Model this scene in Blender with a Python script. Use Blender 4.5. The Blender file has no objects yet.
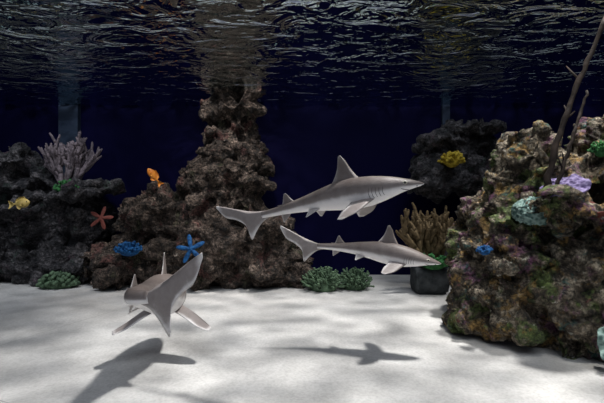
import bpy, bmesh, math, random
from mathutils import Vector, noise, Matrix
S = bpy.context.scene
S.view_settings.view_transform = 'Standard'
COL = S.collection

# ------------------------------------------------------------ materials
def new_mat(name):
    m = bpy.data.materials.new(name); m.use_nodes = True
    nt = m.node_tree; b = nt.nodes['Principled BSDF']
    return m, nt, b
def N(nt, t, **kw):
    n = nt.nodes.new(t)
    for k, v in kw.items():
        if k in n.inputs: n.inputs[k].default_value = v
        else: setattr(n, k, v)
    return n
def ramp(nt, stops, interp='LINEAR'):
    r = nt.nodes.new('ShaderNodeValToRGB'); r.color_ramp.interpolation = interp
    e = r.color_ramp.elements
    while len(e) < len(stops): e.new(0.5)
    for i, (p, c) in enumerate(stops):
        e[i].position = p
        e[i].color = (c[0], c[1], c[2], 1) if hasattr(c, '__len__') else (c, c, c, 1)
    return r
def mix(nt, fac, a, b, mode='MIX'):
    m = nt.nodes.new('ShaderNodeMix'); m.data_type = 'RGBA'; m.blend_type = mode
    for sock, v in ((m.inputs[0], fac), (m.inputs[6], a), (m.inputs[7], b)):
        if hasattr(v, 'is_linked') or hasattr(v, 'links'): nt.links.new(v, sock)
        elif isinstance(v, (int, float)): sock.default_value = v
        else: sock.default_value = (v[0], v[1], v[2], 1)
    return m.outputs[2]

def rock_material(name, dark, mid, light, accents, bump=0.6, rough=0.85):
    m, nt, b = new_mat(name); L = nt.links.new
    tc = N(nt, 'ShaderNodeTexCoord'); co = tc.outputs['Object']
    n1 = N(nt, 'ShaderNodeTexNoise', Scale=9.0, Detail=9.0, Roughness=0.75); L(co, n1.inputs['Vector'])
    r1 = ramp(nt, [(0.38, dark), (0.5, mid), (0.62, light)]); L(n1.outputs[0], r1.inputs[0])
    c = r1.outputs[0]
    for i, (col, sc, th) in enumerate(accents):
        mp = N(nt, 'ShaderNodeMapping'); mp.inputs['Location'].default_value = (i*7.3+1, i*3.1, i*5.7); L(co, mp.inputs[0])
        n = N(nt, 'ShaderNodeTexNoise', Scale=sc, Detail=6.0, Roughness=0.65); L(mp.outputs[0], n.inputs['Vector'])
        r = ramp(nt, [(th, 0.0), (th+0.06, 0.85)]); L(n.outputs[0], r.inputs[0])
        c = mix(nt, r.outputs[0], c, col)
    n3 = N(nt, 'ShaderNodeTexNoise', Scale=38.0, Detail=5.0, Roughness=0.75); L(co, n3.inputs['Vector'])
    r3 = ramp(nt, [(0.38, 0.2), (0.62, 1.8)]); L(n3.outputs[0], r3.inputs[0])
    c = mix(nt, 1.0, c, r3.outputs[0], 'MULTIPLY')
    L(c, b.inputs['Base Color']); b.inputs['Roughness'].default_value = rough
    v = N(nt, 'ShaderNodeTexVoronoi', Scale=28.0); L(co, v.inputs['Vector'])
    ad = N(nt, 'ShaderNodeMath', operation='ADD'); L(n3.outputs[0], ad.inputs[0]); L(v.outputs[0], ad.inputs[1])
    ad2 = N(nt, 'ShaderNodeMath', operation='ADD'); L(ad.outputs[0], ad2.inputs[0]); L(n1.outputs[0], ad2.inputs[1])
    bp = N(nt, 'ShaderNodeBump', Strength=bump, Distance=0.05); L(ad2.outputs[0], bp.inputs['Height'])
    L(bp.outputs[0], b.inputs['Normal'])
    return m

def simple(name, c1, c2, scale=20, rough=0.6, bump=0.3, vor=False, spec=0.3):
    m, nt, b = new_mat(name); L = nt.links.new
    tc = N(nt, 'ShaderNodeTexCoord'); co = tc.outputs['Object']
    if vor:
        n = N(nt, 'ShaderNodeTexVoronoi', Scale=scale)
    else:
        n = N(nt, 'ShaderNodeTexNoise', Scale=scale, Detail=5.0)
    L(co, n.inputs['Vector'])
    r = ramp(nt, [(0.3, c1), (0.65, c2)]); L(n.outputs[0], r.inputs[0])
    L(r.outputs[0], b.inputs['Base Color'])
    b.inputs['Roughness'].default_value = rough; b.inputs['Specular IOR Level'].default_value = spec
    bp = N(nt, 'ShaderNodeBump', Strength=bump, Distance=0.01); L(n.outputs[0], bp.inputs['Height'])
    L(bp.outputs[0], b.inputs['Normal'])
    return m

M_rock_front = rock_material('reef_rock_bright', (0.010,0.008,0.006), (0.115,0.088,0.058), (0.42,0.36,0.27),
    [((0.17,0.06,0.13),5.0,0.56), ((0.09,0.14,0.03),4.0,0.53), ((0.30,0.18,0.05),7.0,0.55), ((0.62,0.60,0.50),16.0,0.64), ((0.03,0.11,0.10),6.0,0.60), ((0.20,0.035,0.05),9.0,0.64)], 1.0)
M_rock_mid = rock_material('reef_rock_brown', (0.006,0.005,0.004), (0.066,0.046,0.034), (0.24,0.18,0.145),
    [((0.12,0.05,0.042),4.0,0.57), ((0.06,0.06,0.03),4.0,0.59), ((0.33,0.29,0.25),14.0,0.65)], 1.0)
M_rock_back = rock_material('reef_rock_depth_dimmed', (0.004,0.005,0.008), (0.034,0.032,0.036), (0.12,0.11,0.115),  # dimming and blue cast of distance put into the rock colour
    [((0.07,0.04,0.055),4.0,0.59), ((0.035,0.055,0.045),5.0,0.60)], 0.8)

# shark skin
def shark_mat():
    m, nt, b = new_mat('shark_skin'); L = nt.links.new
    at = N(nt, 'ShaderNodeAttribute', attribute_name='tone')
    tc = N(nt, 'ShaderNodeTexCoord')
    n = N(nt, 'ShaderNodeTexNoise', Scale=16.0, Detail=8.0, Roughness=.65); L(tc.outputs['Object'], n.inputs['Vector'])
    mth = N(nt, 'ShaderNodeMath', operation='MULTIPLY_ADD'); L(n.outputs[0], mth.inputs[0]); mth.inputs[1].default_value = 0.5
    sep = N(nt, 'ShaderNodeSeparateColor'); L(at.outputs['Color'], sep.inputs[0])
    sub = N(nt, 'ShaderNodeMath', operation='SUBTRACT'); L(sep.outputs[0], sub.inputs[0]); sub.inputs[1].default_value = 0.25
    L(sub.outputs[0], mth.inputs[2])
    r = ramp(nt, [(0.0, (0.88,0.85,0.84)), (0.3, (0.66,0.63,0.62)), (0.6, (0.27,0.238,0.228)), (1.0, (0.125,0.100,0.090))])
    L(mth.outputs[0], r.inputs[0]); L(r.outputs[0], b.inputs['Base Color'])
    b.inputs['Roughness'].default_value = 0.5; b.inputs['Specular IOR Level'].default_value = 0.3
    n2 = N(nt, 'ShaderNodeTexNoise', Scale=140.0); L(tc.outputs['Object'], n2.inputs['Vector'])
    bp = N(nt, 'ShaderNodeBump', Strength=0.35, Distance=0.003); L(n2.outputs[0], bp.inputs['Height']); L(bp.outputs[0], b.inputs['Normal'])
    return m
M_shark = shark_mat()
M_dark = simple('shark_eye_dark', (0.004,0.004,0.005), (0.01,0.01,0.012), 10, 0.15, 0, spec=0.6)
M_slit = simple('gill_slit', (0.07,0.06,0.06), (0.11,0.10,0.10), 30, 0.7, 0)
M_iris = simple('shark_iris', (0.35,0.33,0.25), (0.5,0.48,0.4), 60, 0.3, 0)

# ------------------------------------------------------------ mesh helpers
class MB:
    def __init__(s): s.v=[]; s.f=[]; s.m=[]; s.t=[]
    def add(s, verts, faces, mi=0, tone=None):
        o = len(s.v); s.v += [tuple(v) for v in verts]
        s.t += (tone if tone is not None else [0.5]*len(verts))
        for f in faces: s.f.append(tuple(i+o for i in f)); s.m.append(mi)
    def tube(s, pts, rads, mi=0, n=7, tone=0.5):
        pts = [Vector(p) for p in pts]; vs=[]; fs=[]
        prev = None
        for i, p in enumerate(pts):
            t = (pts[min(i+1,len(pts)-1)]-pts[max(i-1,0)])
            if t.length < 1e-9: t = Vector((0,0,1))
            t.normalize()
            a = prev if prev is not None else (Vector((0,0,1)) if abs(t.z)<.9 else Vector((1,0,0)))
            a = (a - t*a.dot(t)).normalized(); prev = a; b = t.cross(a)
            for k in range(n):
                an = 2*math.pi*k/n
                vs.append(p + (a*math.cos(an)+b*math.sin(an))*rads[i])
        for i in range(len(pts)-1):
            for k in range(n):
                fs.append((i*n+k, i*n+(k+1)%n, (i+1)*n+(k+1)%n, (i+1)*n+k))
        fs.append(tuple(range(n))[::-1]); fs.append(tuple((len(pts)-1)*n+k for k in range(n)))
        s.add(vs, fs, mi, [tone]*len(vs))
    def ball(s, c, r, mi=0, nu=10, nv=7, rot=None):
        vs=[]; fs=[]; c=Vector(c); r = Vector(r) if hasattr(r,'__len__') else Vector((r,r,r))
        for j in range(nv+1):
            ph = math.pi*j/nv
            for i in range(nu):
                th = 2*math.pi*i/nu
                d = Vector((math.sin(ph)*math.cos(th)*r.x, math.sin(ph)*math.sin(th)*r.y, math.cos(ph)*r.z))
                if rot: d = rot @ d
                vs.append(c+d)
        for j in range(nv):
            for i in range(nu):
                fs.append((j*nu+i, (j+1)*nu+i, (j+1)*nu+(i+1)%nu, j*nu+(i+1)%nu))
        s.add(vs, fs, mi)
    def obj(s, name, mats, smooth=True, merge=True, origin=None):
        o3 = Vector(origin) if origin else Vector((0,0,0))
        me = bpy.data.meshes.new(name)
        me.from_pydata([tuple(Vector(v)-o3) for v in s.v], [], s.f)
        for m in mats: me.materials.append(m)
        me.polygons.foreach_set('material_index', s.m)
        at = me.color_attributes.new('tone', 'FLOAT_COLOR', 'POINT')
        for i, t in enumerate(s.t): at.data[i].color = (t,t,t,1)
        if merge:
            bm = bmesh.new(); bm.from_mesh(me)
            bmesh.ops.remove_doubles(bm, verts=bm.verts, dist=1e-5)
            bmesh.ops.recalc_face_normals(bm, faces=bm.faces)
            bm.to_mesh(me); bm.free()
        me.polygons.foreach_set('use_smooth', [smooth]*len(me.polygons))
        o = bpy.data.objects.new(name, me); o.location = o3; COL.objects.link(o)
        return o

def catmull(P, n):
    P = [Vector(p) for p in P]
    Q = [P[0]*2-P[1]] + P + [P[-1]*2-P[-2]]
    out = []; seg = len(P)-1
    for i in range(n+1):
        u = i/n*seg; k = min(int(u), seg-1); t = u-k
        a,b,c,d = Q[k],Q[k+1],Q[k+2],Q[k+3]
        out.append(0.5*((2*b)+(c-a)*t+(2*a-5*b+4*c-d)*t*t+(3*b-a-3*c+d)*t**3))
    return out
def lerp_table(tab, t):
    for (t0,v0),(t1,v1) in zip(tab, tab[1:]):
        if t <= t1:
            u = (t-t0)/(t1-t0); return v0+(v1-v0)*u
    return tab[-1][1]
def smooth_table(tab, t):
    w=0.018
    return (lerp_table(tab,max(0,t-w))+2*lerp_table(tab,t)+lerp_table(tab,min(1,t+w)))/4 if t>0.03 else lerp_table(tab,t)

# ------------------------------------------------------------ shark
WID = [(0,0.004),(.012,.018),(.03,.028),(.06,.040),(.10,.050),(.15,.059),(.2,.066),(.28,.074),(.38,.077),(.48,.071),(.58,.059),(.68,.045),(.78,.032),(.88,.022),(1,.012)]
HTP = [(0,0.003),(.012,.009),(.03,.015),(.06,.024),(.10,.034),(.15,.047),(.2,.059),(.28,.073),(.38,.080),(.48,.075),(.58,.061),(.68,.047),(.78,.035),(.88,.026),(1,.020)]
HBT = [(0,0.003),(.012,.008),(.03,.013),(.06,.020),(.10,.030),(.15,.045),(.2,.060),(.28,.077),(.38,.084),(.48,.076),(.58,.060),(.68,.044),(.78,.032),(.88,.024),(1,.018)]
def make_shark(name, spine, fat=1.0, caud=1.0, pect_drop=1.0, bank=0.0, low=1.0, cl=1.0, pect=1.0, twist=0.0):
    NS = 110; NR = 36
    dense = catmull(spine, 600)
    cum=[0]
    for a,b in zip(dense,dense[1:]): cum.append(cum[-1]+(b-a).length)
    Lb = cum[-1]
    def C(t):
        t=min(max(t,0),1)*Lb
        lo,hi=0,600
        while hi-lo>1:
            m=(lo+hi)//2
            if cum[m]<=t: lo=m
            else: hi=m
        u=(t-cum[lo])/max(1e-9,(cum[hi]-cum[lo])); return dense[lo].lerp(dense[hi],u)
    def frame(t):
        T=(C(t-.02)-C(t+.02)).normalized()
        U=Vector((0,0,1)); U=(U-T*U.dot(T)).normalized(); R=T.cross(U).normalized()
        if bank:
            q=Matrix.Rotation(bank,3,T); U=q@U; R=q@R
        return T,U,R
    def surf(t,a,k=1.0):
        T,U,R=frame(t); w=smooth_table(WID,t)*Lb*fat*k
        s=math.sin(a); h=(smooth_table(HTP,t) if s>0 else smooth_table(HBT,t))*Lb*fat*k
        cs=math.cos(a)
        return C(t)+R*(w*math.copysign(abs(cs)**0.92,cs))+U*(h*s)
    mb=MB(); vs=[]; tn=[]
    for i in range(NS+1):
        t=(i/NS)**1.15
        for j in range(NR):
            a=2*math.pi*j/NR; vs.append(surf(t,a))
            s=math.sin(a)
            e=min(1,max(0,(s+0.52)/0.62)); e=e*e*(3-2*e)
            tn.append(e*0.82+0.18*max(0,s))
    fs=[(i*NR+j,(i+1)*NR+j,(i+1)*NR+(j+1)%NR,i*NR+(j+1)%NR) for i in range(NS) for j in range(NR)]
    fs.append(tuple(range(NR))); fs.append(tuple(NS*NR+j for j in range(NR))[::-1])
    mb.add(vs,fs,0,tn)
    def fin(t, LE, TE, th, ntype, tone=0.8, edge=0.2, st=18):
        T,U,R=frame(t); o=C(t)
        W=lambda p:o+(T*p[0]+U*p[1]+R*p[2])*Lb
        le=catmull([W(p) for p in LE],st); te=catmull([W(p) for p in TE],st)
        vs=[];tn=[];K=8
        for i in range(st+1):
            ch=te[i]-le[i]; sp=(le[min(i+1,st)]-le[max(i-1,0)]+te[min(i+1,st)]-te[max(i-1,0)])
            nn = R if ntype=='v' else ch.cross(sp)
            if nn.length<1e-9: nn=U.copy()
            nn=nn.normalized()
            h=th*Lb*(1-0.85*i/st)
            ring=[]
            for k in range(K+1):
                c=(k/K); y=h*2.6*(math.sqrt(c)*(1-c)+0.02)
                ring.append((le[i]+ch*c+nn*y, c))
            for k in range(K-1,0,-1):
                c=(k/K); y=h*2.6*(math.sqrt(c)*(1-c)+0.02)
                ring.append((le[i]+ch*c-nn*y, c))
            for p,c in ring:
                vs.append(p); e=max(0,(c-.72)/.28)*min(1,i/st*3)
                e=max(e, max(0,(i/st-.86)/.14)*.7)
                tn.append(tone+(edge-tone)*e)
        n=2*K
        fs=[(i*n+j,(i+1)*n+j,(i+1)*n+(j+1)%n,i*n+(j+1)%n) for i in range(st) for j in range(n)]
        fs.append(tuple(range(n))); fs.append(tuple(st*n+j for j in range(n))[::-1])
        mb.add(vs,fs,0,tn)
    # first dorsal
    fin(.355,[(0.025,.068,0),(-.020,.130,0),(-.052,.190,0),(-.078,.225,0)],[(-.170,.055,0),(-.138,.095,0),(-.110,.15,0),(-.094,.221,0)],.012,'v',.9,.35)
    fin(.355,[(-.10,.075,0),(-.15,.072,0),(-.185,.070,0)],[(-.10,.05,0),(-.15,.055,0),(-.186,.066,0)],.004,'v',.8,.4,8)
    # second dorsal
    fin(.76,[(0,.030,0),(-.03,.062,0),(-.055,.098,0)],[(-.10,.022,0),(-.088,.045,0),(-.068,.096,0)],.007,'v',.9,.35)
    fin(.76,[(-.07,.036,0),(-.10,.034,0),(-.125,.036,0)],[(-.07,.02,0),(-.10,.024,0),(-.126,.033,0)],.003,'v',.8,.4,8)
    # anal
    fin(.80,[(0,-.028,0),(-.025,-.050,0),(-.06,-.075,0)],[(-.075,-.02,0),(-.07,-.035,0),(-.066,-.073,0)],.005,'v',.55)
    for s in (1,-1):
        d=pect_drop; k=pect; w=twist
        fin(.25,[(0,-.045,s*.045),(-.035,-.045-.03*d,s*.12*k),(-.08,-.045-.065*d,s*.19*k),(-.145,-.045-.088*d,s*.235*k)],
                [(-.135,-.045-w,s*.045),(-.15,-.045-.025*d-w,s*.10*k),(-.172,-.045-.055*d-w,s*.165*k),(-.178,-.045-.085*d-w*.5,s*.225*k)],.011,'h',.68,.15)
        fin(.58,[(0,-.045,s*.03),(-.035,-.065,s*.065),(-.075,-.085,s*.095)],
                [(-.085,-.035,s*.025),(-.085,-.055,s*.055),(-.085,-.082,s*.090)],.007,'h',.5,.15)
    k=caud
    up=[(.07,.020),(.0,.026),(-.05,.035*k),(-.10,.050*k),(-.16,.072*k),(-.22,.096*k),(-.27,.115*k),(-.315,.130*k)]
    dn=[(.07,-.020),(.0,-.040*low),(-.055,-.085*low),(-.105,-.135*low),(-.125,-.045*low),(-.19,.010*k),(-.26,.040*k),(-.318,.115*k)]
    fin(1.0,[(a*cl if a<0 else a,b,0) for a,b in up],[(a*cl if a<0 else a,b,0) for a,b in dn],.0075,'v',.65,.05,42)
    # eyes
    for s in (1,-1):
        a=math.radians(18 if s>0 else 162)
        p=surf(.105,a,.965); T,U,R=frame(.105)
        rot=Matrix((R,T,U)).transposed()
        mb.ball(p,(.007*Lb,.0150*Lb,.0105*Lb),3,14,9,rot)
        mb.ball(surf(.105,a,1.0),(.006*Lb,.0095*Lb,.0085*Lb),1,14,9,rot)
        for g in range(5):
            t=.205+.017*g; pts=[]
            for q in range(9):
                aa=math.radians(8-46*q/8); aa = aa if s>0 else math.pi-aa
                pts.append(surf(t+.006*math.sin(q/8*math.pi),aa,1.0))
            mb.tube(pts,[.0006*Lb]+[.0014*Lb]*7+[.0006*Lb],2,6)
        aa=math.radians(-30 if s>0 else 210)
        mb.ball(surf(.045,aa,.98),.0035*Lb,2)
    pts=[surf(.125-.045*math.sin(q/16*math.pi),math.radians(205+130*q/16),1.0) for q in range(17)]
    mb.tube(pts,[.0008*Lb]+[.0022*Lb]*15+[.0008*Lb],2,6)
    return mb.obj(name,[M_shark,M_dark,M_slit,M_iris],origin=C(.45))

make_shark('shark', [(.566,1.87,1.083),(.45,1.88,1.073),(.31,1.93,1.050),(.16,2.02,1.022),(-.02,2.12,.975),(-.218,2.20,.925)], 1.08, 1.0, 1.0)
make_shark('shark', [(.905,2.62,.595),(.77,2.65,.620),(.60,2.70,.650),(.44,2.75,.672),(.27,2.79,.682),(.105,2.80,.690)], 1.10, 1.2)
make_shark('shark', [(-.93,2.98,.32),(-.90,2.74,.37),(-.865,2.48,.43),(-.86,2.26,.47),(-.865,2.08,.51),(-.825,1.97,.53),(-.735,1.93,.54)], 1.40, 1.35, 1.6, 0, 1.2, .88, 1.10, .045)

# ------------------------------------------------------------ rocks
def make_rock(name, blobs, voxel, knobs, seed, mat, amp=0.05, pit=0.04, krange=(.05,.13), freq=3.0):
    rnd=random.Random(seed); bm=bmesh.new()
    def ell(c,r,sub=3):
        ret=bmesh.ops.create_icosphere(bm,subdivisions=sub,radius=1.0)
        q=Matrix.Rotation(rnd.uniform(-.25,.25),3,'X')@Matrix.Rotation(rnd.uniform(-.2,.2),3,'Y')
        for v in ret['verts']:
            p=Vector((v.co.x*r[0],v.co.y*r[1],v.co.z*r[2])); v.co=q@p+Vector(c)
    for b in blobs: ell(b[:3],b[3:6])
    for i in range(knobs):
        b=blobs[rnd.randrange(len(blobs))]
        th=rnd.uniform(math.pi,2*math.pi); z=rnd.uniform(-.6,.95); s=math.sqrt(1-z*z)
        p=(b[0]+b[3]*s*math.cos(th), b[1]+b[4]*s*math.sin(th), b[2]+b[5]*z)
        k=rnd.uniform(*krange); ell(p,(k*rnd.uniform(.8,1.6),k*rnd.uniform(.8,1.3),k*rnd.uniform(.45,.9)),2)
    me=bpy.data.meshes.new(name); bm.to_mesh(me); bm.free()
    o=bpy.data.objects.new(name,me); COL.objects.link(o)
    md=o.modifiers.new('r','REMESH'); md.mode='VOXEL'; md.voxel_size=voxel
    dg=bpy.context.evaluated_depsgraph_get()
    me2=bpy.data.meshes.new_from_object(o.evaluated_get(dg)); o.modifiers.clear(); o.data=me2
    nrm=[v.normal.copy() for v in me2.vertices]
    for v,n in zip(me2.vertices,nrm):
        p=v.co+Vector((seed,seed*.3,0))
        d=amp*noise.fractal(p*freq,.8,2.1,5)
        f=noise.voronoi(p*7.0)[0]; d+=pit*(f[1]-f[0]-.25)
        f=noise.voronoi(p*17.0)[0]; d+=pit*.45*(f[1]-f[0]-.25)
        d-=pit*1.8*max(0,noise.noise(p*5.5)-.12)*2
        q=v.co+n*d
        if q.z<-.03: q.z=-.03
        if q.z>2.33: q.z=2.33
        if q.y>5.46: q.y=5.46
        if q.x<-4.65: q.x=-4.65
        v.co=q
    me2.materials.clear(); me2.materials.append(mat)
    me2.polygons.foreach_set('use_smooth',[True]*len(me2.polygons)); me2.update()
    return o

make_rock('reef_rock_outcrop', [
    (1.56,3.10,.22,.40,.40,.40),(1.56,3.15,.50,.34,.36,.26),(1.95,2.90,.32,.50,.42,.52),(2.40,2.75,.45,.55,.5,.6),
    (1.66,3.15,.84,.33,.36,.30),(1.76,3.15,1.18,.32,.34,.36),(2.10,3.05,1.10,.42,.40,.32),(2.42,2.95,1.32,.42,.42,.40),
    (1.98,2.75,.94,.44,.30,.09),(1.75,2.85,.58,.36,.26,.08),(2.0,3.5,.6,.7,.5,.7),(2.7,3.3,.8,.6,.6,.8),
    (2.02,2.66,.12,.36,.26,.30)],
    .016, 115, 3, M_rock_front, .085, .085, (.035,.10), 3.0)
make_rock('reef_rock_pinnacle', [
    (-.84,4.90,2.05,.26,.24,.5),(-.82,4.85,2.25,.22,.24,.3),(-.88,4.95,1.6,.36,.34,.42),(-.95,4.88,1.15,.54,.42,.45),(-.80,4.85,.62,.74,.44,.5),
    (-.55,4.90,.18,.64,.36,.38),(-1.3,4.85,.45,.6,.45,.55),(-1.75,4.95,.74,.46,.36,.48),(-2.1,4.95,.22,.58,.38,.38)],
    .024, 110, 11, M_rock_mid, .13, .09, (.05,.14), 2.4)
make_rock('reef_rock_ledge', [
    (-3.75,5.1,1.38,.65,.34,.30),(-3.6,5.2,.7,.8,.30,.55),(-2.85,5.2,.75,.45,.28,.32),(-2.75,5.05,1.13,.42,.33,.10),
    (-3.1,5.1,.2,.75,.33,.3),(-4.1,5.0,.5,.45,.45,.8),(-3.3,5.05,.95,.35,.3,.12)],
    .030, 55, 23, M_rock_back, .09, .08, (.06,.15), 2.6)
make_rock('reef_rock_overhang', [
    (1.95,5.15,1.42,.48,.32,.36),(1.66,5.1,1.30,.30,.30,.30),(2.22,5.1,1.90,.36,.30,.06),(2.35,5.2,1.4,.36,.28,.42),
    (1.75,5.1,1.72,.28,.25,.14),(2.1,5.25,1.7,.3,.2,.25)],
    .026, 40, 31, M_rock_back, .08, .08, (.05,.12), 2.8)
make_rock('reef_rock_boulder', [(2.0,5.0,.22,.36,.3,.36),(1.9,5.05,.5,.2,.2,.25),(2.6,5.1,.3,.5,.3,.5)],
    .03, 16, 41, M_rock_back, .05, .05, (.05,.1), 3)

# ------------------------------------------------------------ corals & creatures
def branch_coral(name, base, h, mats, n=9, spread=.9, levels=3, r=.014, flat=.35, seed=1):
    rd=random.Random(seed); mb=MB(); base=Vector(base)
    def grow(p,d,l,r,lv):
        pts=[p]; q=p; dd=d.copy()
        for i in range(4):
            dd=(dd+Vector((rd.uniform(-.18,.18),rd.uniform(-.12,.12),rd.uniform(-.02,.16)))).normalized()
            q=q+dd*l/4; pts.append(q)
        mb.tube(pts,[r,r*.92,r*.84,r*.78,r*.6],0,7)
        mb.ball(pts[-1],r*.68,0,7,5)
        if lv>0:
            for k in range(rd.choice((2,3))):
                nd=(dd+Vector((rd.uniform(-spread,spread),rd.uniform(-spread,spread)*flat,rd.uniform(-.1,.4)))).normalized()
                grow(pts[rd.choice((2,3,4))],nd,l*rd.uniform(.6,.85),r*.80,lv-1)
    for i in range(n):
        a=(i/(n-1)-.5)*2
        grow(base+Vector((a*h*.12,rd.uniform(-.3,.3)*h*.2,0)),Vector((a*spread,rd.uniform(-.3,.3),1)).normalized(),h*.42,r,levels-1)
    return mb.obj(name,mats,merge=False,origin=base)
M_pink=simple('coral_pink_grey',(.10,.08,.09),(.22,.18,.20),30,.8,.4)
M_olive=simple('coral_olive',(.06,.042,.02),(.16,.11,.055),30,.8,.4)
M_green=simple('coral_green',(.008,.055,.02),(.05,.20,.055),25,.8,.4)
M_palegreen=simple('coral_pale_green',(.03,.055,.032),(.12,.19,.11),22,.8,.5)
M_blue=simple('coral_blue',(.0,.03,.11),(.01,.10,.28),30,.7,.4)
M_teal=simple('coral_teal',(.06,.12,.11),(.22,.32,.29),35,.8,.8,vor=True)
M_purple=simple('coral_purple',(.09,.065,.16),(.22,.18,.33),40,.8,.8,vor=True)
M_yellow=simple('coral_yellow',(.28,.19,.01),(.50,.38,.04),30,.7,.5)
M_red=simple('coral_red',(.09,.02,.015),(.16,.045,.035),30,.8,.4)
M_wood=simple('driftwood_dark',(.006,.004,.004),(.03,.02,.016),18,.8,.8)
M_orange=simple('fish_orange',(.45,.12,.01),(.65,.24,.03),20,.5,.1)
M_fyellow=simple('fish_yellow',(.55,.38,.07),(.75,.55,.2),20,.5,.1)
M_pot=simple('planter_stone',(.015,.02,.022),(.06,.065,.07),16,.9,.8)

branch_coral('branching_coral',(-2.84,4.90,1.15),.60,[M_pink],14,.62,4,.036,.4,2)
branch_coral('staghorn_coral',(1.40,4.45,.30),.58,[M_olive],13,.52,4,.040,.6,7)

def anemone(name, c, R, H, n, mats, seed, r=.012, droop=.6):
    rd=random.Random(seed); mb=MB(); c=Vector(c)
    mb.ball(c+Vector((0,0,H*.18)),(R*.8,R*.7,H*.45),0,20,12)
    for i in range(n):
        z=rd.uniform(.1,1); th=rd.uniform(0,2*math.pi); s=math.sqrt(1-z*z)
        d=Vector((s*math.cos(th),s*math.sin(th),z))
        p=c+Vector((d.x*R*.7,d.y*R*.6,d.z*H*.45+H*.1)); pts=[p]; dd=d.copy(); l=H*rd.uniform(.35,.6)
        for k in range(4):
            dd=(dd+Vector((rd.uniform(-.35,.35),rd.uniform(-.35,.35),rd.uniform(-.1,.25)))).normalized(); p=p+dd*l/4; pts.append(p)
        mb.tube(pts,[r*1.2,r*1.1,r,r*.95,r*.9],0,6); mb.ball(p,r*1.25,0,7,5)
    return mb.obj(name,mats,merge=False,origin=c)
anemone('sea_anemone',(.24,4.55,.0),.19,.24,140,[M_palegreen],1,.010)
anemone('sea_anemone',(.60,4.62,.0),.17,.22,140,[M_palegreen],2,.010)
anemone('sea_anemone',(1.41,4.33,.30),.16,.13,90,[M_green],3,.012)
anemone('sea_anemone',(-2.84,4.70,.0),.20,.16,90,[M_palegreen],4,.02)
anemone('sea_anemone',(-2.78,4.80,1.10),.14,.14,60,[M_green],5,.014)
anemone('sea_anemone',(1.78,4.78,1.44),.11,.14,60,[M_yellow],6,.016)
anemone('sea_anemone',(2.02,2.72,1.32),.05,.08,60,[M_green],8,.006)
anemone('sea_anemone',(2.00,2.42,.50),.06,.08,60,[M_green],9,.006)
anemone('sea_anemone',(1.27,2.80,.64),.045,.05,50,[M_blue],10,.006)
anemone('sea_anemone',(-1.93,4.50,.42),.13,.12,90,[M_blue],12,.012)

def brain_coral(name,c,r,mat,seed,tilt=(0,0)):
    mb=MB(); nu,nv=90,50; vs=[];fs=[]
    q=Matrix.Rotation(tilt[0],3,'X')@Matrix.Rotation(tilt[1],3,'Y')
    for j in range(nv+1):
        ph=math.pi*.62*j/nv
        for i in range(nu):
            th=2*math.pi*i/nu; d=Vector((math.sin(ph)*math.cos(th),math.sin(ph)*math.sin(th),math.cos(ph)))
            g=abs(noise.noise(d*6.5+Vector((seed,0,0))))
            k=1+.12*min(g*3,1)-.05+.10*noise.noise(d*1.5+Vector((0,seed,0)))
            vs.append(q@Vector((d.x*r[0]*k,d.y*r[1]*k,d.z*r[2]*k))+Vector(c))
    fs=[(j*nu+i,(j+1)*nu+i,(j+1)*nu+(i+1)%nu,j*nu+(i+1)%nu) for j in range(nv) for i in range(nu)]
    fs.append(tuple(nv*nu+i for i in range(nu))[::-1])
    mb.add(vs,fs); return mb.obj(name,[mat],origin=c)
brain_coral('brain_coral',(1.62,2.80,.93),(.14,.12,.10),M_teal,2,(.5,-.2))
def plate_coral(name,c,r,mat,seed,tilt):
    mb=MB(); nu,nr=80,20; vs=[];fs=[]
    q=Matrix.Rotation(tilt[0],3,'X')@Matrix.Rotation(tilt[1],3,'Y')
    for side in (1,-1):
        for j in range(nr+1):
            for i in range(nu):
                th=2*math.pi*i/nu; rho=j/nr
                k=1+.20*noise.noise(Vector((math.cos(th)*1.6,math.sin(th)*1.6,seed)))+.035*math.sin(th*9)
                x=math.cos(th)*rho*r[0]*k; y=math.sin(th)*rho*r[1]*k
                z=.02*rho*rho+.012*rho*math.sin(th*6+seed)+.016*noise.noise(Vector((x*22,y*22,seed)))
                z+=side*.011*math.sqrt(max(0,1-rho**6))-(.06*(1-rho)**2 if side<0 else 0)
                vs.append(q@Vector((x,y,z*r[2]))+Vector(c))
    for s in range(2):
        o=s*(nr+1)*nu
        for j in range(nr):
            for i in range(nu):
                f=(o+j*nu+i,o+(j+1)*nu+i,o+(j+1)*nu+(i+1)%nu,o+j*nu+(i+1)%nu); fs.append(f if s==0 else f[::-1])
    a=nr*nu;b=(nr+1)*nu+nr*nu
    for i in range(nu): fs.append((a+i,b+i,b+(i+1)%nu,a+(i+1)%nu))
    mb.add(vs,fs); return mb.obj(name,[mat],origin=c)
plate_coral('plate_coral',(1.74,2.66,1.085),(.15,.12,1),M_purple,3,(.48,-.35))
plate_coral('plate_coral',(1.93,2.56,.93),(.13,.10,1),M_red,8,(.4,.1))
plate_coral('plate_coral',(1.80,2.33,.16),(.08,.11,1),M_teal,5,(1.2,-.6))

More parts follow.
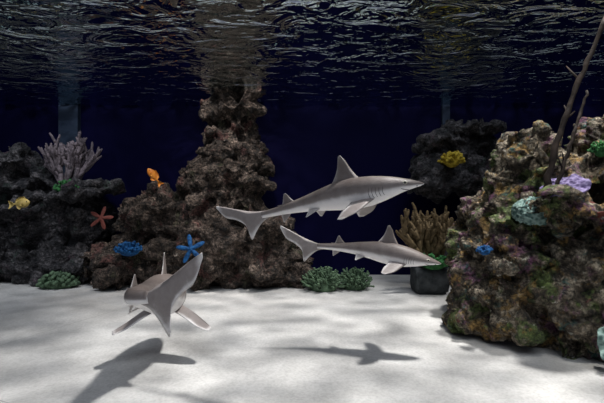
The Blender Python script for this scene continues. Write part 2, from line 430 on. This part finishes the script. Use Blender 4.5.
def starfish(name,c,R,mat,rot,thick=.16):
    mb=MB(); nu,nr=100,14; vs=[];fs=[]
    for side in (1,-1):
        for j in range(nr+1):
            rho=j/nr
            for i in range(nu):
                th=2*math.pi*i/nu; k=.24+.76*abs(math.cos(2.5*th))**3.2
                x=math.cos(th)*rho*k*R;y=math.sin(th)*rho*k*R
                w=1-rho**2.2
                z=side*R*thick*w*(.55+.45*(1-rho))+(.012*R*math.sin(30*rho) if side>0 else 0)
                vs.append(rot@Vector((x,y,z))+Vector(c))
    for s in range(2):
        o=s*(nr+1)*nu
        for j in range(nr):
            for i in range(nu):
                f=(o+j*nu+i,o+(j+1)*nu+i,o+(j+1)*nu+(i+1)%nu,o+j*nu+(i+1)%nu); fs.append(f if s==0 else f[::-1])
    mb.add(vs,fs); return mb.obj(name,[mat],origin=c)
starfish('starfish',(-1.17,4.24,.50),.16,M_blue,Matrix.Rotation(math.radians(80),3,'X')@Matrix.Rotation(.5,3,'Z'))
starfish('starfish',(-2.42,4.85,.80),.15,M_red,Matrix.Rotation(math.radians(75),3,'X')@Matrix.Rotation(.1,3,'Z'),.1)

def fish(name,c,L,heading,mat,tilt=0):
    mb=MB(); vs=[];NSg,NR=24,14
    q=Matrix.Rotation(heading,3,'Z')@Matrix.Rotation(tilt,3,'Y')
    P=[(0,.01),(.06,.09),(.15,.16),(.3,.22),(.45,.22),(.6,.17),(.75,.10),(.88,.05),(1,.045)]
    W=lambda x,y,z:q@(Vector((x-.5,y,z))*L)+Vector(c)
    for i in range(NSg+1):
        t=i/NSg;h=lerp_table(P,t)
        for j in range(NR):
            a=2*math.pi*j/NR; vs.append(W(t,h*.42*math.cos(a),h*math.sin(a)))
    fs=[(i*NR+j,(i+1)*NR+j,(i+1)*NR+(j+1)%NR,i*NR+(j+1)%NR) for i in range(NSg) for j in range(NR)]
    fs+= [tuple(range(NR)),tuple(NSg*NR+j for j in range(NR))[::-1]]
    mb.add(vs,fs)
    def plate(o,y=0,dy=.012):
        n=len(o); v=[W(a,y-dy,b) for a,b in o]+[W(a,y+dy,b) for a,b in o]
        f=[tuple(range(n)),tuple(range(n,2*n))[::-1]]+[(i,(i+1)%n,n+(i+1)%n,n+i) for i in range(n)]
        mb.add(v,f)
    plate([(.95,.04),(1.12,.14),(1.28,.2),(1.2,.03),(1.2,-.03),(1.28,-.2),(1.12,-.14),(.95,-.04)])
    plate([(.22,.18),(.35,.31),(.6,.29),(.8,.2),(.84,.06),(.5,.15)])
    plate([(.5,-.18),(.62,-.29),(.78,-.2),(.82,-.06)])
    plate([(.3,-.05),(.42,-.02),(.5,-.1),(.4,-.13)],.1,.006); plate([(.3,-.05),(.42,-.02),(.5,-.1),(.4,-.13)],-.1,.006)
    for s in (1,-1): mb.ball(W(.13,s*.055,.04),.026*L,1)
    return mb.obj(name,[mat,M_dark],merge=False,origin=c)
fish('reef_fish',(-3.17,4.55,.98),.24,2.9,M_fyellow,.1)
fish('reef_fish',(-1.70,4.60,1.30),.19,.4,M_orange,.9)

# driftwood poles
def pole(name,pts,r,twigs,seed):
    rd=random.Random(seed); mb=MB(); P=catmull(pts,24)
    P=[p+Vector((rd.uniform(-1,1),rd.uniform(-1,1),0))*.007 for p in P]
    mb.tube(P,[r*(1-.35*i/24)*(1+.18*rd.uniform(-1,1)) for i in range(25)],0,10)
    for k in range(twigs):
        i=rd.randrange(5,22); p=P[i]; d=Vector((rd.uniform(-1,1),rd.uniform(-.6,.6),rd.uniform(.4,1))).normalized()
        l=rd.uniform(.05,.14)
        mb.tube([p,p+d*l*.5,p+d*l+Vector((0,0,.01))],[r*.45,r*.35,r*.15],0,6)
    return mb.obj(name,[M_wood],merge=False,origin=pts[0])
pole('driftwood_branch',[(1.62,2.68,1.04),(1.67,2.66,1.35),(1.80,2.64,1.75),(1.98,2.62,2.20)],.021,7,3)
pole('driftwood_branch',[(1.70,2.70,1.08),(1.76,2.68,1.30),(1.84,2.70,1.52),(1.93,2.72,1.75)],.014,3,4)

# planter under the staghorn coral
def planter():
    bm=bmesh.new(); bmesh.ops.create_cube(bm,size=1)
    for v in bm.verts:
        k=1.0 if v.co.z>0 else .88
        v.co=Vector((v.co.x*.38*k,v.co.y*.34*k,v.co.z*.31))
    top=[f for f in bm.faces if f.normal.z>.9]
    r=bmesh.ops.inset_region(bm,faces=top,thickness=.03)
    for v in top[0].verts: v.co.z-=.05
    bmesh.ops.bevel(bm,geom=list(bm.edges),offset=.02,segments=2,affect='EDGES')
    bmesh.ops.subdivide_edges(bm,edges=list(bm.edges),cuts=3,use_grid_fill=True)
    for v in bm.verts:
        v.co+=v.normal*.02*noise.noise(v.co*9)
    me=bpy.data.meshes.new('coral_planter'); bm.to_mesh(me); bm.free(); me.materials.append(M_pot)
    for p in me.polygons: p.use_smooth=True
    o=bpy.data.objects.new('coral_planter',me); o.location=(1.41,4.45,.155); COL.objects.link(o)
planter()

# ------------------------------------------------------------ tank shell
def box(name,c,s,mat):
    bm=bmesh.new(); bmesh.ops.create_cube(bm,size=1)
    for v in bm.verts: v.co=Vector((v.co.x*s[0],v.co.y*s[1],v.co.z*s[2]))
    me=bpy.data.meshes.new(name); bm.to_mesh(me); bm.free(); me.materials.append(mat)
    o=bpy.data.objects.new(name,me); o.location=c; COL.objects.link(o); return o
# floor
mf,nt,b=new_mat('pale_sand_panels'); L=nt.links.new
tc=N(nt,'ShaderNodeTexCoord'); mp=N(nt,'ShaderNodeMapping'); mp.inputs['Rotation'].default_value=(0,0,math.radians(23)); mp.inputs['Location'].default_value=(2.22,.55,0)
L(tc.outputs['Object'],mp.inputs[0])
nw=N(nt,'ShaderNodeTexNoise',Scale=1.5,Detail=3.0); L(mp.outputs[0],nw.inputs['Vector'])
br=N(nt,'ShaderNodeTexBrick'); br.offset=0
br.inputs['Scale'].default_value=1.0; br.inputs['Brick Width'].default_value=4.0; br.inputs['Row Height'].default_value=2.4; br.inputs['Mortar Size'].default_value=.004; br.inputs['Mortar Smooth'].default_value=.5
wv=mix(nt,.04,mp.outputs[0],nw.outputs[1]); L(wv,br.inputs['Vector'])
n1=N(nt,'ShaderNodeTexNoise',Scale=3.0,Detail=8.0,Roughness=.6); L(tc.outputs['Object'],n1.inputs['Vector'])
r1=ramp(nt,[(.3,(.36,.352,.34)),(.65,(.54,.53,.515))]); L(n1.outputs[0],r1.inputs[0])
n2=N(nt,'ShaderNodeTexNoise',Scale=70.0,Detail=3.0); L(tc.outputs['Object'],n2.inputs['Vector'])
r2=ramp(nt,[(.3,.85),(.6,1.03)]); L(n2.outputs[0],r2.inputs[0])
c=mix(nt,1,r1.outputs[0],r2.outputs[0],'MULTIPLY')
hf=N(nt,'ShaderNodeMath',operation='MULTIPLY'); L(br.outputs['Fac'],hf.inputs[0]); hf.inputs[1].default_value=.55
c=mix(nt,hf.outputs[0],c,(.2,.19,.17))
L(c,b.inputs['Base Color']); b.inputs['Roughness'].default_value=.9
sb=N(nt,'ShaderNodeMath',operation='SUBTRACT'); L(n2.outputs[0],sb.inputs[0]); L(br.outputs['Fac'],sb.inputs[1])
bp=N(nt,'ShaderNodeBump',Strength=.2,Distance=.010); L(sb.outputs[0],bp.inputs['Height']); L(bp.outputs[0],b.inputs['Normal'])
box('floor',(0,2.0,-.05),(9.4,7.0,.1),mf)
M_wall=simple('navy_tank_wall',(.0020,.0018,.020),(.0024,.0022,.025),.3,.6,0,spec=.05)
box('wall_back',(0,5.55,1.175),(9.4,.1,2.35),M_wall)
box('wall_left',(-4.75,2.0,1.175),(.1,7.0,2.35),M_wall)
box('wall_right',(4.75,2.0,1.175),(.1,7.0,2.35),M_wall)
M_pil=simple('blue_grey_panel',(.012,.022,.045),(.028,.042,.07),3,.5,.1)
box('trim_1',(-3.15,5.46,1.6),(.26,.08,1.4),M_pil)
box('trim_2',(1.95,5.47,2.1),(.10,.06,.45),M_pil)

# water surface (seen from below)
mw=bpy.data.materials.new('water_surface'); mw.use_nodes=True; nt=mw.node_tree; nt.nodes.clear(); L=nt.links.new
out=N(nt,'ShaderNodeOutputMaterial'); tc=N(nt,'ShaderNodeTexCoord')
mp=N(nt,'ShaderNodeMapping'); mp.inputs['Scale'].default_value=(.75,1.15,1); L(tc.outputs['Object'],mp.inputs[0])
a=N(nt,'ShaderNodeTexNoise',Scale=5.0,Detail=3.0,Roughness=.55,Distortion=.8); L(mp.outputs[0],a.inputs['Vector'])
bp=N(nt,'ShaderNodeBump',Strength=1.0,Distance=.060); L(a.outputs[0],bp.inputs['Height'])
fr=N(nt,'ShaderNodeFresnel',IOR=1.33); L(bp.outputs[0],fr.inputs['Normal'])
gl=N(nt,'ShaderNodeBsdfGlossy',Roughness=.01); gl.inputs['Color'].default_value=(.78,.90,.92,1); L(bp.outputs[0],gl.inputs['Normal'])
tr=N(nt,'ShaderNodeBsdfTransparent')
ca=N(nt,'ShaderNodeTexNoise',Scale=3.8,Detail=5.0,Roughness=.6,Distortion=1.8); L(mp.outputs[0],ca.inputs['Vector'])  # caustic dapples put into the surface's transmission colour
cr=ramp(nt,[(.40,.16),(.49,.55),(.56,1.0)]); L(ca.outputs[0],cr.inputs[0]); L(cr.outputs[0],tr.inputs['Color'])
mx=N(nt,'ShaderNodeMixShader'); L(fr.outputs[0],mx.inputs[0]); L(tr.outputs[0],mx.inputs[1]); L(gl.outputs[0],mx.inputs[2]); L(mx.outputs[0],out.inputs['Surface'])
nx,ny=190,140; vs=[];fs=[]
for j in range(ny+1):
    for i in range(nx+1):
        x=-4.7+9.4*i/nx; y=-1.5+7.0*j/ny
        z=.018*noise.noise(Vector((x*1.6,y*2.2,0)))+.008*noise.noise(Vector((x*4,y*5,3)))
        vs.append((x,y,z))
for j in range(ny):
    for i in range(nx):
        a0=j*(nx+1)+i; fs.append((a0,a0+1,a0+nx+2,a0+nx+1))
me=bpy.data.meshes.new('water_surface'); me.from_pydata(vs,[],fs); me.materials.append(mw)
me.polygons.foreach_set('use_smooth',[True]*len(fs))
o=bpy.data.objects.new('water_surface',me); o.location=(0,0,2.3); COL.objects.link(o)

# ------------------------------------------------------------ lights
def sun(name,d,e,ang,col):
    l=bpy.data.lights.new(name,'SUN'); l.energy=e; l.angle=math.radians(ang); l.color=col
    o=bpy.data.objects.new(name,l); o.rotation_euler=Vector(d).to_track_quat('-Z','Y').to_euler(); o.location=(0,0,6); COL.objects.link(o)
sun('camera_side_fill',(-.05,.72,-1.0),2.2,38.0,(.86,.92,1))  # soft fill added from the camera side to lift the sharks
def spot(name,p,tgt,e,size,col,blend=.6,r=.08):
    l=bpy.data.lights.new(name,'SPOT'); l.energy=e; l.spot_size=math.radians(size); l.spot_blend=blend; l.color=col; l.shadow_soft_size=r
    o=bpy.data.objects.new(name,l); o.location=p; o.rotation_euler=(Vector(tgt)-Vector(p)).to_track_quat('-Z','Y').to_euler(); COL.objects.link(o)
spot('key_lamp',(3.0,3.5,9.0),(.25,2.5,0),7200,36,(1,.985,.96),1.0,.32)
spot('reef_fill_spot',(1.4,1.3,4.8),(1.9,2.8,.8),660,34,(1,.96,.88),.8)  # unseen warm spot added to brighten the outcrop
spot('reef_fill_spot',(-.6,2.8,4.8),(-1.0,4.7,.8),640,48,(1,.93,.87),.9)  # unseen spot added to brighten the pinnacle
spot('reef_fill_spot',(-2.6,3.1,4.8),(-3.2,4.9,.9),330,40,(.92,.95,1),.9)  # unseen spot added to brighten the left ledge
w=bpy.data.worlds.new('dim_blue_room'); S.world=w; w.use_nodes=True
bg=w.node_tree.nodes['Background']; bg.inputs[0].default_value=(.11,.125,.17,1); bg.inputs[1].default_value=1.1

cam=bpy.data.cameras.new('camera'); cam.lens=24; cam.sensor_width=36; cam.clip_start=.02
o=bpy.data.objects.new('camera',cam); o.location=(0,0,1.0); o.rotation_euler=(math.radians(90),0,0); COL.objects.link(o); S.camera=o
